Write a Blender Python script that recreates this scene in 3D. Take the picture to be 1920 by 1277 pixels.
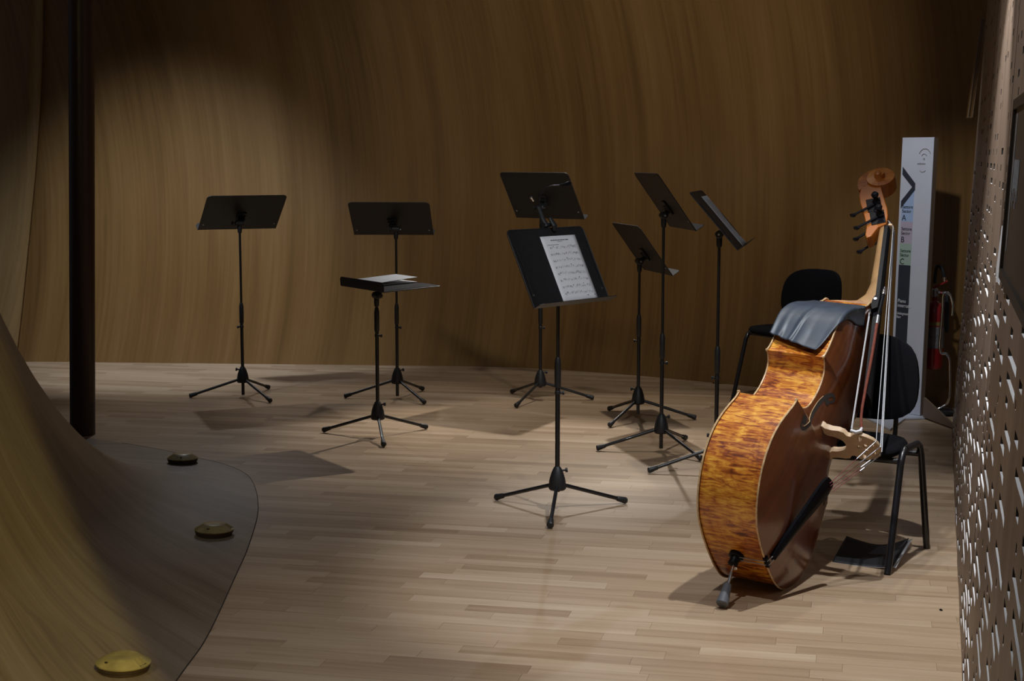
import bpy, bmesh, math, random
from mathutils import Vector, Matrix
PI = math.pi
for o in list(bpy.data.objects): bpy.data.objects.remove(o)
S = bpy.context.scene
C = S.collection
# ------------------------------------------------------------------ camera
FPX = 2891.8; PITCH = .1185; CAMH = 1.3705
cd = bpy.data.cameras.new('camera'); cam = bpy.data.objects.new('camera', cd); C.objects.link(cam)
cd.sensor_width = 36; cd.lens = FPX * 36 / 1920; cd.clip_start = .01
cam.location = (0, 0, CAMH); cam.rotation_euler = (PI / 2 - PITCH, 0, 0)
S.camera = cam
# ------------------------------------------------------------------ world, exposure, lights
S.view_settings.view_transform = 'Standard'; S.view_settings.look = 'None'
S.view_settings.gamma = 1; S.view_settings.use_curve_mapping = False
S.view_settings.exposure = 0.0
w = bpy.data.worlds.new('world'); S.world = w; w.use_nodes = True
w.node_tree.nodes['Background'].inputs[0].default_value = (.62, .66, .80, 1)
w.node_tree.nodes['Background'].inputs[1].default_value = .06


def spot(name, loc, target, power, angle, blend=.4, size=.03, col=(1, 1, 1)):
    l = bpy.data.lights.new(name, 'SPOT'); l.energy = power; l.spot_size = math.radians(angle)
    l.spot_blend = blend; l.shadow_soft_size = size; l.color = col
    o = bpy.data.objects.new(name, l); C.objects.link(o); o.location = loc
    o.rotation_euler = (Vector(target) - Vector(loc)).to_track_quat('-Z', 'Y').to_euler()
    return o


COOL = (.92, .95, 1.0); NEUT = (1, .95, .88); WARM = (1, .80, .38)
spot('spot_bass', (1.03, 4.50, 2.55), (1.12, 4.95, 0), 135, 70, .35, .02, COOL)
spot('spot_key_back', (.68, 9.77, 3.02), (.22, 7.75, 0), 300, 44, .55, .025, NEUT)
spot('spot_back_left', (-1.95, 10.0, 2.85), (-1.3, 7.9, 0), 55, 50, .8, .03, COOL)
spot('spot_back_mid', (-.58, 9.85, 3.1), (-.7, 8.5, 0), 60, 34, .6, .03, NEUT)
spot('spot_stands', (.66, 8.1, 3.3), (.62, 7.7, 0), 120, 50, .5, .03, NEUT)
spot('spot_front', (1.0, 5.9, 3.4), (1.2, 4.2, 0), 60, 54, .9, .03, NEUT)
spot('spot_desks', (.80, 3.0, 3.1), (.42, 6.2, .90), 150, 22, .8, .04, COOL)
spot('spot_far', (.45, 10.0, 3.3), (.15, 4.9, 0), 30, 26, .8, .03, COOL)
spot('spot_wall_left', (-2.3, 7.4, 3.1), (-2.2, 10.2, .30), 520, 50, 1, .1, (.78, .87, 1))
spot('spot_wall_right', (.9, 6.0, 3.3), (.7, 9.7, 1.5), 170, 62, .9, .1, NEUT)
spot('spot_wall_top', (-1.2, 6.2, 3.4), (-.2, 10.0, 1.8), 45, 66, .9, .1, NEUT)
spot('spot_cove', (.99, -.87, 3.88), (.104, -.655, 3.469), 820, 96.7, .03, .03, (1, .88, .30))
spot('spot_cove_low', (-2.6, 2.9, 2.6), (-1.6, 4.2, .1), 85, 56, .9, .05, COOL)
spot('spot_screen', (-.2, 3.3, 3.4), (1.25, 4.0, .4), 150, 92, .9, .05, COOL)
spot('spot_sign', (1.2, 6.6, 2.9), (2.15, 8.1, .9), 105, 36, .8, .05, COOL)


# ------------------------------------------------------------------ helpers
class MB:
    def __init__(s): s.v = []; s.f = []; s.uv = []; s.m = []
    def face(s, idx, uv=None, m=0): s.f.append(tuple(idx)); s.uv.append(uv); s.m.append(m)
    def box(s, c, size, R=None, m=0):
        c = Vector(c); b = len(s.v)
        for z in (-.5, .5):
            for x, y in ((-.5, -.5), (.5, -.5), (.5, .5), (-.5, .5)):
                p = Vector((x * size[0], y * size[1], z * size[2]))
                s.v.append(c + (R @ p if R is not None else p))
        for q in ((0, 3, 2, 1), (4, 5, 6, 7), (0, 1, 5, 4), (1, 2, 6, 5), (2, 3, 7, 6), (3, 0, 4, 7)):
            s.face([b + i for i in q], m=m)
        return s
    def tube(s, pts, rad, n=12, caps=True, squash=None, m=0):
        pts = [Vector(p) for p in pts]
        if not hasattr(rad, '__len__'): rad = [rad] * len(pts)
        b = len(s.v); up = None
        for i, p in enumerate(pts):
            t = (pts[min(i + 1, len(pts) - 1)] - pts[max(i - 1, 0)]).normalized()
            if up is None:
                up = Vector((0, 0, 1)) if abs(t.z) < .9 else Vector((0, 1, 0))
            a = (up - t * up.dot(t)).normalized(); up = a; c = t.cross(a)
            for k in range(n):
                an = 2 * PI * k / n
                s.v.append(p + (a * math.cos(an) * (squash or 1) + c * math.sin(an)) * rad[i])
        for i in range(len(pts) - 1):
            for k in range(n):
                k2 = (k + 1) % n
                s.face((b + i * n + k, b + i * n + k2, b + (i + 1) * n + k2, b + (i + 1) * n + k), m=m)
        if caps:
            s.face([b + k for k in range(n)][::-1], m=m)
            s.face([b + (len(pts) - 1) * n + k for k in range(n)], m=m)
        return s
    def lathe(s, prof, M, n=24, m=0):
        b = len(s.v)
        for r, z in prof:
            for k in range(n):
                an = 2 * PI * k / n
                s.v.append(M @ Vector((r * math.cos(an), r * math.sin(an), z)))
        for i in range(len(prof) - 1):
            for k in range(n):
                k2 = (k + 1) % n
                s.face((b + i * n + k, b + i * n + k2, b + (i + 1) * n + k2, b + (i + 1) * n + k), m=m)
        s.face([b + k for k in range(n)][::-1], m=m)
        s.face([b + (len(prof) - 1) * n + k for k in range(n)], m=m)
        return s
    def prism(s, poly, f0, f1, m=0):
        """poly: 2D list; f0,f1 map 2D point -> 3D on the two faces"""
        b = len(s.v); n = len(poly)
        s.v += [Vector(f0(p)) for p in poly] + [Vector(f1(p)) for p in poly]
        s.face([b + i for i in range(n)][::-1], m=m); s.face([b + n + i for i in range(n)], m=m)
        for i in range(n):
            j = (i + 1) % n
            s.face((b + i, b + j, b + n + j, b + n + i), m=m)
        return s
    def grid(s, fn, nu, nv, uvfn=None, m=0):
        b = len(s.v)
        for i in range(nu + 1):
            for j in range(nv + 1): s.v.append(Vector(fn(i / nu, j / nv)))
        for i in range(nu):
            for j in range(nv):
                q = (b + i * (nv + 1) + j, b + (i + 1) * (nv + 1) + j, b + (i + 1) * (nv + 1) + j + 1, b + i * (nv + 1) + j + 1)
                uv = None
                if uvfn: uv = [uvfn(a / nu, c / nv) for a, c in ((i, j), (i + 1, j), (i + 1, j + 1), (i, j + 1))]
                s.face(q, uv, m)
        return s
    def build(s, name, mats, parent=None, smooth=35, root=None, bevel=0, solid=0, tone=None, wn=False):
        me = bpy.data.meshes.new(name)
        r = Vector((0, 0, 0))
        pr = parent
        while pr is not None:
            r = r + pr.location; pr = pr.parent
        loc = Vector((0, 0, 0))
        if root is not None: loc = Vector(root)
        off = r + loc
        me.from_pydata([tuple(v - off) for v in s.v], [], s.f)
        if any(u is not None for u in s.uv):
            L = me.uv_layers.new(name='UVMap'); k = 0
            for fi, f in enumerate(s.f):
                for j in range(len(f)):
                    if s.uv[fi]: L.data[k].uv = s.uv[fi][j]
                    k += 1
        if not isinstance(mats, (list, tuple)): mats = [mats]
        for m_ in mats: me.materials.append(m_)
        if len(mats) > 1: me.polygons.foreach_set('material_index', s.m)
        if smooth:
            me.polygons.foreach_set('use_smooth', [True] * len(me.polygons))
            me.set_sharp_from_angle(angle=math.radians(smooth))
        if tone is not None:
            a = me.attributes.new('tone', 'FLOAT', 'FACE')
            a.data.foreach_set('value', tone if hasattr(tone, '__len__') else [tone] * len(s.f))
        me.update()
        o = bpy.data.objects.new(name, me); C.objects.link(o); o.location = loc
        if parent is not None: o.parent = parent
        if solid:
            md = o.modifiers.new('solid', 'SOLIDIFY'); md.thickness = solid; md.offset = 0
        if bevel:
            md = o.modifiers.new('bevel', 'BEVEL'); md.width = bevel; md.segments = 2; md.limit_method = 'ANGLE'
            md.angle_limit = math.radians(50)
        return o


def fixn(o):
    bm = bmesh.new(); bm.from_mesh(o.data); bmesh.ops.recalc_face_normals(bm, faces=bm.faces); bm.to_mesh(o.data); bm.free()
    return o


def tag(o, label, cat, group=None):
    o['label'] = label; o['category'] = cat
    if group: o['group'] = group
    return o


def thing(name, loc, label, cat, group=None):
    o = bpy.data.objects.new(name, None); C.objects.link(o); o.location = loc; o.empty_display_size = .1
    return tag(o, label, cat, group)


def struct(o): o['kind'] = 'structure'; return o


def cr(pts, n=6, closed=False):
    """Catmull-Rom through points"""
    P = [Vector(p) for p in pts]; out = []
    N = len(P)
    for i in range(N - 1):
        p0 = P[max(i - 1, 0)]; p1 = P[i]; p2 = P[i + 1]; p3 = P[min(i + 2, N - 1)]
        for k in range(n):
            t = k / n
            out.append(.5 * ((2 * p1) + (p2 - p0) * t + (2 * p0 - 5 * p1 + 4 * p2 - p3) * t * t + (3 * p1 - p0 - 3 * p2 + p3) * t ** 3))
    out.append(P[-1])
    return out


def lerp(a, b, t): return a + (b - a) * t


def interp(x, xs, ys):
    if x <= xs[0]: return ys[0]
    for a, b, c, d in zip(xs, xs[1:], ys, ys[1:]):
        if x <= b: return c + (d - c) * (x - a) / (b - a)
    return ys[-1]


# ------------------------------------------------------------------ materials
class NT:
    def __init__(s, name):
        s.m = bpy.data.materials.new(name); s.m.use_nodes = True; s.t = s.m.node_tree; s.b = s.t.nodes['Principled BSDF']
    def n(s, ty, **k):
        nd = s.t.nodes.new(ty)
        for a, b in k.items():
            if a.startswith('i_'):
                key = a[2:]; key = int(key) if key.isdigit() else key.replace('_', ' ')
                nd.inputs[key].default_value = b
            else: setattr(nd, a, b)
        return nd
    def l(s, a, b): s.t.links.new(a, b)
    def set(s, **k):
        for a, b in k.items():
            s.b.inputs[a.replace('_', ' ')].default_value = b
        return s
    def ramp(s, fac, stops):
        r = s.t.nodes.new('ShaderNodeValToRGB'); el = r.color_ramp.elements
        while len(el) < len(stops): el.new(.5)
        for e, (p, c) in zip(el, stops): e.position = p; e.color = (*c, 1)
        s.l(fac, r.inputs[0]); return r.outputs[0]
    def mapping(s, src, scale, rot=(0, 0, 0)):
        mp = s.n('ShaderNodeMapping'); mp.inputs['Scale'].default_value = scale; mp.inputs['Rotation'].default_value = rot
        s.l(src, mp.inputs[0]); return mp.outputs[0]
    def noise(s, vec, scale=1, detail=4, rough=.5, dist=0):
        q = s.n('ShaderNodeTexNoise'); q.inputs['Scale'].default_value = scale; q.inputs['Detail'].default_value = detail
        q.inputs['Roughness'].default_value = rough; q.inputs['Distortion'].default_value = dist
        s.l(vec, q.inputs['Vector']); return q.outputs[0]
    def mix(s, f, a, b, mode='MIX'):
        q = s.n('ShaderNodeMix', data_type='RGBA', blend_type=mode)
        if isinstance(f, float): q.inputs[0].default_value = f
        else: s.l(f, q.inputs[0])
        for i, x in ((6, a), (7, b)):
            if isinstance(x, tuple): q.inputs[i].default_value = (*x, 1)
            else: s.l(x, q.inputs[i])
        return q.outputs[2]
    def math(s, op, a, b=0.):
        q = s.n('ShaderNodeMath', operation=op)
        for i, x in ((0, a), (1, b)):
            if isinstance(x, (int, float)): q.inputs[i].default_value = x
            else: s.l(x, q.inputs[i])
        return q.outputs[0]
    def bump(s, h, strength=.1, dist=.002):
        q = s.n('ShaderNodeBump'); q.inputs['Strength'].default_value = strength; q.inputs['Distance'].default_value = dist
        s.l(h, q.inputs['Height']); s.l(q.outputs[0], s.b.inputs['Normal'])


def plain(name, col, rough=.5, metal=0., var=.12, scale=40, coat=0., spec=.5, bump=0.):
    q = NT(name); tc = q.n('ShaderNodeTexCoord').outputs['Object']
    nz = q.noise(tc, scale, 4)
    c2 = tuple(min(1, c * (1 + var)) for c in col); c1 = tuple(c * (1 - var) for c in col)
    q.l(q.ramp(nz, [(.3, c1), (.7, c2)]), q.b.inputs['Base Color'])
    q.set(Roughness=rough, Metallic=metal, Coat_Weight=coat, Specular_IOR_Level=spec)
    if bump: q.bump(nz, bump, .001)
    return q.m


def veneer(name, dark, mid, light, rough=.42, coat=.0, fine=.35, uscale=5., vs=.22):
    """wood veneer sheet, grain running along UV v (metres)"""
    q = NT(name); uv = q.n('ShaderNodeTexCoord').outputs['UV']
    a = q.noise(q.mapping(uv, (uscale, vs, 1)), 1, 3, .5, .4)
    b = q.noise(q.mapping(uv, (38, .9, 1)), 1, 4, .6, .3)
    c = q.noise(q.mapping(uv, (170, 5, 1)), 1, 3, .6)
    blot = q.noise(q.mapping(uv, (.9, .7, 1)), 1, 3, .5)
    s = q.math('ADD', q.math('MULTIPLY', a, .50), q.math('MULTIPLY', b, fine))
    s = q.math('ADD', s, q.math('MULTIPLY', blot, .18))
    s = q.math('ADD', s, q.math('MULTIPLY', c, .10))
    q.l(q.ramp(s, [(.40, dark), (.55, mid), (.72, light)]), q.b.inputs['Base Color'])
    q.set(Roughness=rough, Coat_Weight=coat, Coat_Roughness=.25)
    q.bump(c, .05, .001)
    return q.m


M_wall = veneer('wall_veneer', (.105, .053, .014), (.160, .084, .024), (.210, .118, .040), .38, .25)
M_wall2 = veneer('wall_veneer_side', (.15, .088, .030), (.21, .13, .050), (.27, .175, .075), .4, .2)
M_cove = veneer('cove_veneer', (.13, .088, .055), (.20, .145, .095), (.27, .205, .145), .45, .1, .4, 7., .5)
M_screen = veneer('screen_veneer', (.12, .078, .052), (.175, .12, .082), (.235, .165, .118), .5, 0, .4, 6, .3)
M_sill = plain('lit_cut_birch', (.86, .85, .84), .6, var=.03)  # pale cut wood of the slot sills, whitened as if lit from above
M_dark = plain('shadow_board', (.03, .022, .016), .8)  # dark boards and joints; also paints the shade inside slots and f-holes
M_black = plain('black_powder_coat', (.012, .012, .014), .42, 0, .1, 90)
M_desk = plain('black_desk_metal', (.016, .016, .018), .48, 0, .15, 60)
M_pole = plain('black_tube', (.010, .010, .012), .3, 0, .1, 60, coat=.3)
M_rub = plain('black_rubber', (.014, .015, .017), .5, 0, .1, 60)
M_chrome = plain('chrome', (.75, .75, .76), .12, 1., .03)
M_steel = plain('wound_steel', (.50, .52, .56), .42, 1., .03)
M_white = plain('white_paint', (.62, .66, .76), .45, 0, .03, 8)
M_paper = plain('paper', (.80, .82, .86), .7, 0, .03, 20)
M_ink = plain('ink', (.10, .10, .12), .7)
M_inkl = plain('grey_print_and_reflection', (.30, .31, .34), .7)
M_red = plain('red_enamel', (.28, .012, .012), .3, 0, .1, 10, coat=.5)
M_fabric = plain('black_fabric', (.006, .006, .008), .95, 0, .3, 400, spec=.15, bump=.4)
M_ebony = plain('ebony', (.006, .006, .008), .40, 0, .2, 80, spec=.12)
M_bridge = plain('maple_bridge', (.62, .44, .27), .5, 0, .08, 60)
M_binding = plain('worn_edge', (.62, .42, .22), .4, 0, .35, 60, coat=.3)
M_leather = plain('grey_leather', (.034, .046, .066), .46, 0, .2, 25, bump=.25, spec=.5)
M_brass = plain('yellow_varnished_disc', (.30, .235, .085), .34, 0, .35, 18, coat=.4)
M_discbase = plain('brown_disc_rim', (.06, .035, .02), .5)
M_column = plain('brown_painted_column', (.055, .026, .012), .38, 0, .1, 3)
M_bowstick = plain('pernambuco', (.16, .035, .02), .3, 0, .2, 50, coat=.5)
M_hair = plain('bow_hair', (.75, .76, .78), .5, 0, .05, 200)
M_silk = plain('red_silk', (.20, .018, .025), .6)
M_greyrub = plain('grey_rubber', (.11, .115, .13), .6, 0, .15, 40, bump=.2)
M_card = plain('black_card', (.010, .010, .012), .6, 0, .1, 60)
M_glass = plain('dark_glazing', (.05, .038, .028), .4, 0, .1, 3)
M_frame = plain('dark_frame', (.03, .022, .016), .4)
M_tblue = plain('print_blue', (.40, .54, .80), .45, 0, .02)
M_tpink = plain('print_pink', (.52, .46, .58), .45, 0, .02)
M_tgreen = plain('print_green', (.38, .52, .44), .45, 0, .02)
M_tdark = plain('print_dark', (.035, .042, .06), .45, 0, .03)
M_lilac = plain('pale_pearl', (.80, .84, .92), .4)  # pale colour of the pearl inlay


def floor_mat():
    q = NT('oak_strip'); tc = q.n('ShaderNodeTexCoord').outputs['Object']
    at = q.n('ShaderNodeAttribute', attribute_name='tone').outputs['Fac']
    mp = q.n('ShaderNodeMapping'); mp.inputs['Rotation'].default_value = (0, 0, math.radians(12.5))
    q.l(tc, mp.inputs[0])
    cmb = q.n('ShaderNodeCombineXYZ'); q.l(q.math('MULTIPLY', at, 37.), cmb.inputs[2]); q.l(q.math('MULTIPLY', at, 11.), cmb.inputs[0])
    va = q.n('ShaderNodeVectorMath', operation='ADD'); q.l(mp.outputs[0], va.inputs[0]); q.l(cmb.outputs[0], va.inputs[1])
    a = q.noise(q.mapping(va.outputs[0], (1.6, 30, 1)), 1, 4, .55, .6)
    b = q.noise(q.mapping(va.outputs[0], (5, 160, 1)), 1, 3, .6, .2)
    c = q.noise(q.mapping(va.outputs[0], (.7, 6, 1)), 1, 2, .5, 1.2)
    s = q.math('ADD', q.math('MULTIPLY', a, .38), q.math('MULTIPLY', b, .20))
    s = q.math('ADD', s, q.math('MULTIPLY', at, .30)); s = q.math('ADD', s, q.math('MULTIPLY', c, .18))
    q.l(q.ramp(s, [(.30, (.27, .172, .098)), (.52, (.43, .30, .188)), (.78, (.59, .45, .31))]), q.b.inputs['Base Color'])
    q.set(Roughness=.40, Specular_IOR_Level=.45)
    q.bump(b, .04, .001)
    return q.m


M_floor = floor_mat()


def flame_mat(name, stops, gu, gv, rough=.16, coat=.9, sc=1.):
    """flamed maple: figure runs across the rib (UV v), u is arc length"""
    q = NT(name); uv = q.n('ShaderNodeTexCoord').outputs['UV']
    a = q.noise(q.mapping(uv, (gu, gv, 1)), 1, 3, .6, .9)
    b = q.noise(q.mapping(uv, (7, 16, 1)), 1, 3, .6, .5)
    c = q.noise(q.mapping(uv, (3., 4., 1)), 1, 2, .5)
    s = q.math('ADD', q.math('MULTIPLY', a, .55), q.math('MULTIPLY', b, .25)); s = q.math('ADD', s, q.math('MULTIPLY', c, .25))
    q.l(q.ramp(s, stops), q.b.inputs['Base Color'])
    q.set(Roughness=rough + .1, Coat_Weight=coat, Coat_Roughness=.12)
    return q.m


M_rib = flame_mat('flamed_maple_ribs', [(.40, (.10, .015, .003)), (.48, (.32, .070, .008)), (.55, (.58, .21, .020)), (.64, (.80, .42, .055))], 90, 18, .24, .5)
M_belly = flame_mat('spruce_belly', [(.35, (.075, .018, .005)), (.52, (.145, .040, .010)), (.72, (.21, .064, .015))], 60, 1.2, .18, .45)
M_scroll = flame_mat('scroll_maple', [(.33, (.15, .032, .004)), (.50, (.36, .105, .010)), (.68, (.52, .20, .018))], 30, 30, .32, .15)
M_neck = plain('neck_maple', (.33, .19, .08), .45, 0, .25, 12)
M_heel = plain('heel_maple', (.40, .19, .075), .4, 0, .45, 14, coat=.2)

# ================================================================== structure
WZ = 2.6
base = cr([(-5.2, 9.6, 0), (-4.4, 10.15, 0), (-3.45, 10.32, 0), (-2.3, 10.26, 0), (-1.135, 10.165, 0), (-.035, 10.05, 0), (.645, 9.75, 0), (1.241, 9.35, 0), (1.8, 8.92, 0), (2.33, 8.475, 0), (2.8, 8.0, 0), (3.3, 7.3, 0)], 8)
arc = [0]
for a, b in zip(base, base[1:]): arc.append(arc[-1] + (b - a).length)
LT = arc[-1]


def wall_pt(s, z):
    s = max(0, min(LT, s))
    for i in range(len(arc) - 1):
        if s <= arc[i + 1]: break
    t = (s - arc[i]) / (arc[i + 1] - arc[i]); p = base[i].lerp(base[i + 1], t)
    d = (base[i + 1] - base[i]).normalized(); n = Vector((d.y, -d.x, 0))
    n = n if n.y < 0 else -n
    off = .0 + .085 * max(0, z - 1.1) ** 2 + .03 * math.sin(s * 2.1 + z * .8) * (z / 3)
    off += .10 * max(0, .5 - z) ** 2
    return Vector((p.x, p.y, z)) + n * off


def wall_uv(u, v, s0, s1):
    s = lerp(s0, s1, u); z = v * WZ
    k = interp(s, [0, 3, 5, 7, 9, LT], [1., 1., .9, .6, .35, .25])
    return (s - (.20 * z - .095 * z * z) * k, z)


SJ = 1.98
mb = MB(); mb.grid(lambda u, v: wall_pt(lerp(SJ, LT, u), v * WZ), 150, 40, lambda u, v: wall_uv(u, v, SJ, LT))
struct(mb.build('wall_back', M_wall, smooth=60))
# side piece beyond the joint on the left, a little proud; joint leans right going up
def side_pt(u, v):
    z = v * WZ; s = lerp(.0, SJ + .08 + .135 * z, u)
    p = wall_pt(s, z); p.y -= .035; return p
mb = MB(); mb.grid(side_pt, 24, 40, lambda u, v: wall_uv(u, v, 0, SJ)); 
struct(mb.build('wall_left', M_wall2, smooth=60, solid=.03))

# ---- floor
seam = [(-.97, 1.6), (-.95, 2.0), (-.90, 3.0), (-.885, 3.93), (-.878, 4.30), (-.91, 4.93), (-.939, 5.39), (-1.0, 5.95), (-1.117, 6.48), (-1.25, 6.75), (-1.426, 6.94), (-1.75, 7.23), (-2.1, 7.46), (-2.6, 7.7), (-3.2, 7.9), (-4.4, 8.1)]


def cove_d(x, y):
    best = 9; bs = 0; acc = 0; inside = False
    for (ax, ay), (bx, by) in zip(seam, seam[1:]):
        dx, dy = bx - ax, by - ay; L2 = dx * dx + dy * dy
        t = max(0, min(1, ((x - ax) * dx + (y - ay) * dy) / L2))
        px, py = ax + t * dx, ay + t * dy; d = math.hypot(x - px, y - py)
        if d < best:
            best = d; bs = acc + t * math.sqrt(L2); inside = (dx * (y - ay) - dy * (x - ax)) > 0
        acc += math.sqrt(L2)
    return (best if inside else -best), bs


def cove_z(x, y):
    d, s = cove_d(x, y)
    return max(0, .79 * max(0, d) ** 3.3)


mb = MB(); mb.box((-.5, 5.6, -.03), (10.5, 11, .03))
FL = struct(mb.build('floor', M_dark, smooth=0))
ang = math.radians(-12.5); ca, sa = math.cos(ang), math.sin(ang)
PW = .0655
rng = random.Random(5)


def r2w(p, q): return (p * ca - q * sa, p * sa + q * ca)


planks = []
q = 2.0
row = 0
while q < 11.5:
    p = -6 + rng.uniform(0, .6)
    while p < 5:
        L = rng.choice([.32, .4, .48, .55, .62, .75])
        cx, cy = r2w(p + L / 2, q + PW / 2)
        if -4.6 < cx < 3.6 and 2.2 < cy < 10.6 and cove_d(cx, cy)[0] < .45:
            planks.append((p, q, L, cx, cy))
        p += L
    q += PW; row += 1
yb = lambda x: interp(x, [-4.5, -3.45, -1.1, 0, .65, 1.24, 2.33, 3.3], [10.1, 10.3, 10.16, 10.05, 9.75, 9.35, 8.47, 7.3])


def visible(x, y):
    if y < 3.75: return False
    if abs(x) / y > .36: return False
    if cove_d(x, y)[0] > .1: return False
    if x > .104 + .2755 * y + .05: return False
    return True


planks = [pl for pl in planks if pl[4] < yb(pl[3]) + .15]
vis = sorted([pl for pl in planks if visible(pl[3], pl[4])], key=lambda a: a[4])
near = set(id(a) for a in vis[:298])


def plank_geo(mb, pl, tz):
    p, q, L = pl[:3]; g = .0003
    b = len(mb.v); zt = tz
    for z in (-.012, zt):
        for a, c in ((p + g, q + g), (p + L - g, q + g), (p + L - g, q + PW - g), (p + g, q + PW - g)):
            x, y = r2w(a, c); mb.v.append(Vector((x, y, z)))
    for f in ((4, 5, 6, 7), (0, 1, 5, 4), (1, 2, 6, 5), (2, 3, 7, 6), (3, 0, 4, 7), (0, 3, 2, 1)):
        mb.face([b + i for i in f])


rest = MB(); tones = []
for pl in planks:
    t = max(0, min(1, rng.gauss(.5, .24))); tz = rng.uniform(-.0003, 0)
    if id(pl) in near:
        m1 = MB(); plank_geo(m1, pl, tz); m1.build('floor_plank', M_floor, FL, smooth=0, tone=t)
    else:
        plank_geo(rest, pl, tz); tones += [t] * 6
r_ = rest.build('distant_planks', M_floor, FL, smooth=0, tone=tones); r_['kind'] = 'stuff'

# ---- cove: floor sweeping up into the curved wall at the left
acc = [0]
for (ax, ay), (bx, by) in zip(seam, seam[1:]): acc.append(acc[-1] + math.hypot(bx - ax, by - ay))
SP = cr([(a, b, 0) for a, b in seam], 10)
NU, NV = 150, 46
ctr = Vector((-2.6, 5.0, 0))
def cove_pt(u, v):
    """u along the seam, v inwards: ruled lines converge on the spine of the bulge"""
    i = u * (len(SP) - 1); k = min(int(i), len(SP) - 2); p = SP[k].lerp(SP[k + 1], i - k)
    spine = Vector((interp(u, [0, .45, .75, 1], [-3.3, -3.1, -3.1, -4.4]), interp(u, [0, .45, .75, 1], [1.6, 4.4, 5.4, 5.8]), 0))
    q_ = p.lerp(spine, v)
    d, s = cove_d(q_.x, q_.y)
    d = max(0, d)
    z = .79 * d ** 3.3
    if z > 1.6: z = 1.6 + (z - 1.6) * .35
    return Vector((q_.x, q_.y, .0015 + z))
mb = MB(); 
def cove_uv(u, v):
    p = cove_pt(u, v); d, s = cove_d(p.x, p.y); d = max(0, d)
    return (s - 1.55 * d + .25 * d * d, d * 1.6 + s * .25)
mb.grid(cove_pt, NU, NV, cove_uv)
o = struct(mb.build('wall_cove', M_cove, smooth=60))
# fine dark joint between the strip floor and the cove
mb = MB(); mb.tube([(p.x + .001, p.y, .0008) for p in SP[10:115]], .0016, 6); struct(mb.build('trim_1', M_dark))

# ---- perforated screen on the right, close to the camera
WX = lambda y, z: .104 + .2755 * y + .0475 * z
wd = Vector((.2755, 1, 0)).normalized(); wn = Vector((wd.y, -wd.x, 0))    # along, and away from the room
Y0, Y1 = 1.0, 7.546
L_ = (Y1 - Y0) * math.sqrt(1 + .2755 ** 2)


def scr(s, z, depth=0.):
    y = Y0 + s * wd.y; x = WX(y, z)
    cor = .0006 * math.sin(s * 2 * PI / .62 + .3 * math.sin(z * 1.3)) + .0003 * math.sin(s * 2 * PI / .23 + 1)
    if z < 2.9: cor += 0
    return Vector((x, y, z)) + wn * (cor + depth)


mb = MB()
ds = .02; ns = int(L_ / ds); PZ = .045; SH = .018
rngs = random.Random(11)
nrows = int(2.9 / PZ)
def quad(a, b, c, d, m=0):
    k = len(mb.v); mb.v += [a, b, c, d]
    mb.face((k, k + 1, k + 2, k + 3), [(0, 0)] * 4 if m else None, m)
vidx = {}
def vert(i, zi, z):
    key = (i, zi)
    if key not in vidx: vidx[key] = len(mb.v); mb.v.append(scr(i * ds, z))
    return vidx[key]
def surf(i, za, zb, ka, kb):
    uv = [(i * ds, za), ((i + 1) * ds, za), ((i + 1) * ds, zb), (i * ds, zb)]
    mb.face((vert(i, ka, za), vert(i + 1, ka, za), vert(i + 1, kb, zb), vert(i, kb, zb)), uv, 0)
SEAMI = set([int((L_ - a) / ds) for a in (1.9, 3.75)])
for r in range(nrows):
    z0 = r * PZ; z1 = z0 + PZ - SH; z2 = z0 + PZ
    for i in range(ns):
        if i in SEAMI: continue
        surf(i, z0, z1, 2 * r, 2 * r + 1)
    hole = [False] * ns
    i = rngs.randint(1, 20)
    big = interp(z1, [0, 1.0, 1.5, 2.2, 2.9], [1, 1, .35, .2, .2])
    while i < ns - 3:
        ln = rngs.choice([1, 1, 2, 3, 4, 5, 7, 9, 12, 16]); ln = max(1, int(ln * (big if ln > 2 else 1)))
        for k in range(i, min(ns - 2, i + ln)): hole[k] = True
        i += ln + int(rngs.choice([3, 5, 8, 13, 20, 32]) * (.8 if z1 < 1.1 else 1.35)) + 1
    DP = .02
    for i in range(ns):
        if i in SEAMI: continue
        if not hole[i]:
            surf(i, z1, z2, 2 * r + 1, 2 * r + 2)
        else:
            a, b = i * ds, (i + 1) * ds
            quad(scr(a, z1), scr(b, z1), scr(b, z1, DP), scr(a, z1, DP), 1)  # sill painted bright as the lit face of the slot
            quad(scr(a, z2), scr(b, z2), scr(b, z2, DP), scr(a, z2, DP), 2)  # head and end faces painted dark, as in shade
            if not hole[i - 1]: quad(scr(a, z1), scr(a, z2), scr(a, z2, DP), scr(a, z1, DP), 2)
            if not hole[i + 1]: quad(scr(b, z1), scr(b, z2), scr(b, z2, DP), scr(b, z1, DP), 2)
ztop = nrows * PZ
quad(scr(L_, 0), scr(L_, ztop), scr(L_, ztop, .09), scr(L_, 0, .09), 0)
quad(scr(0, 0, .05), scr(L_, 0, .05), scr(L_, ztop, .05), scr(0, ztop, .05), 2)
struct(mb.build('wall_right', [M_screen, M_sill, M_dark], smooth=50))

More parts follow.
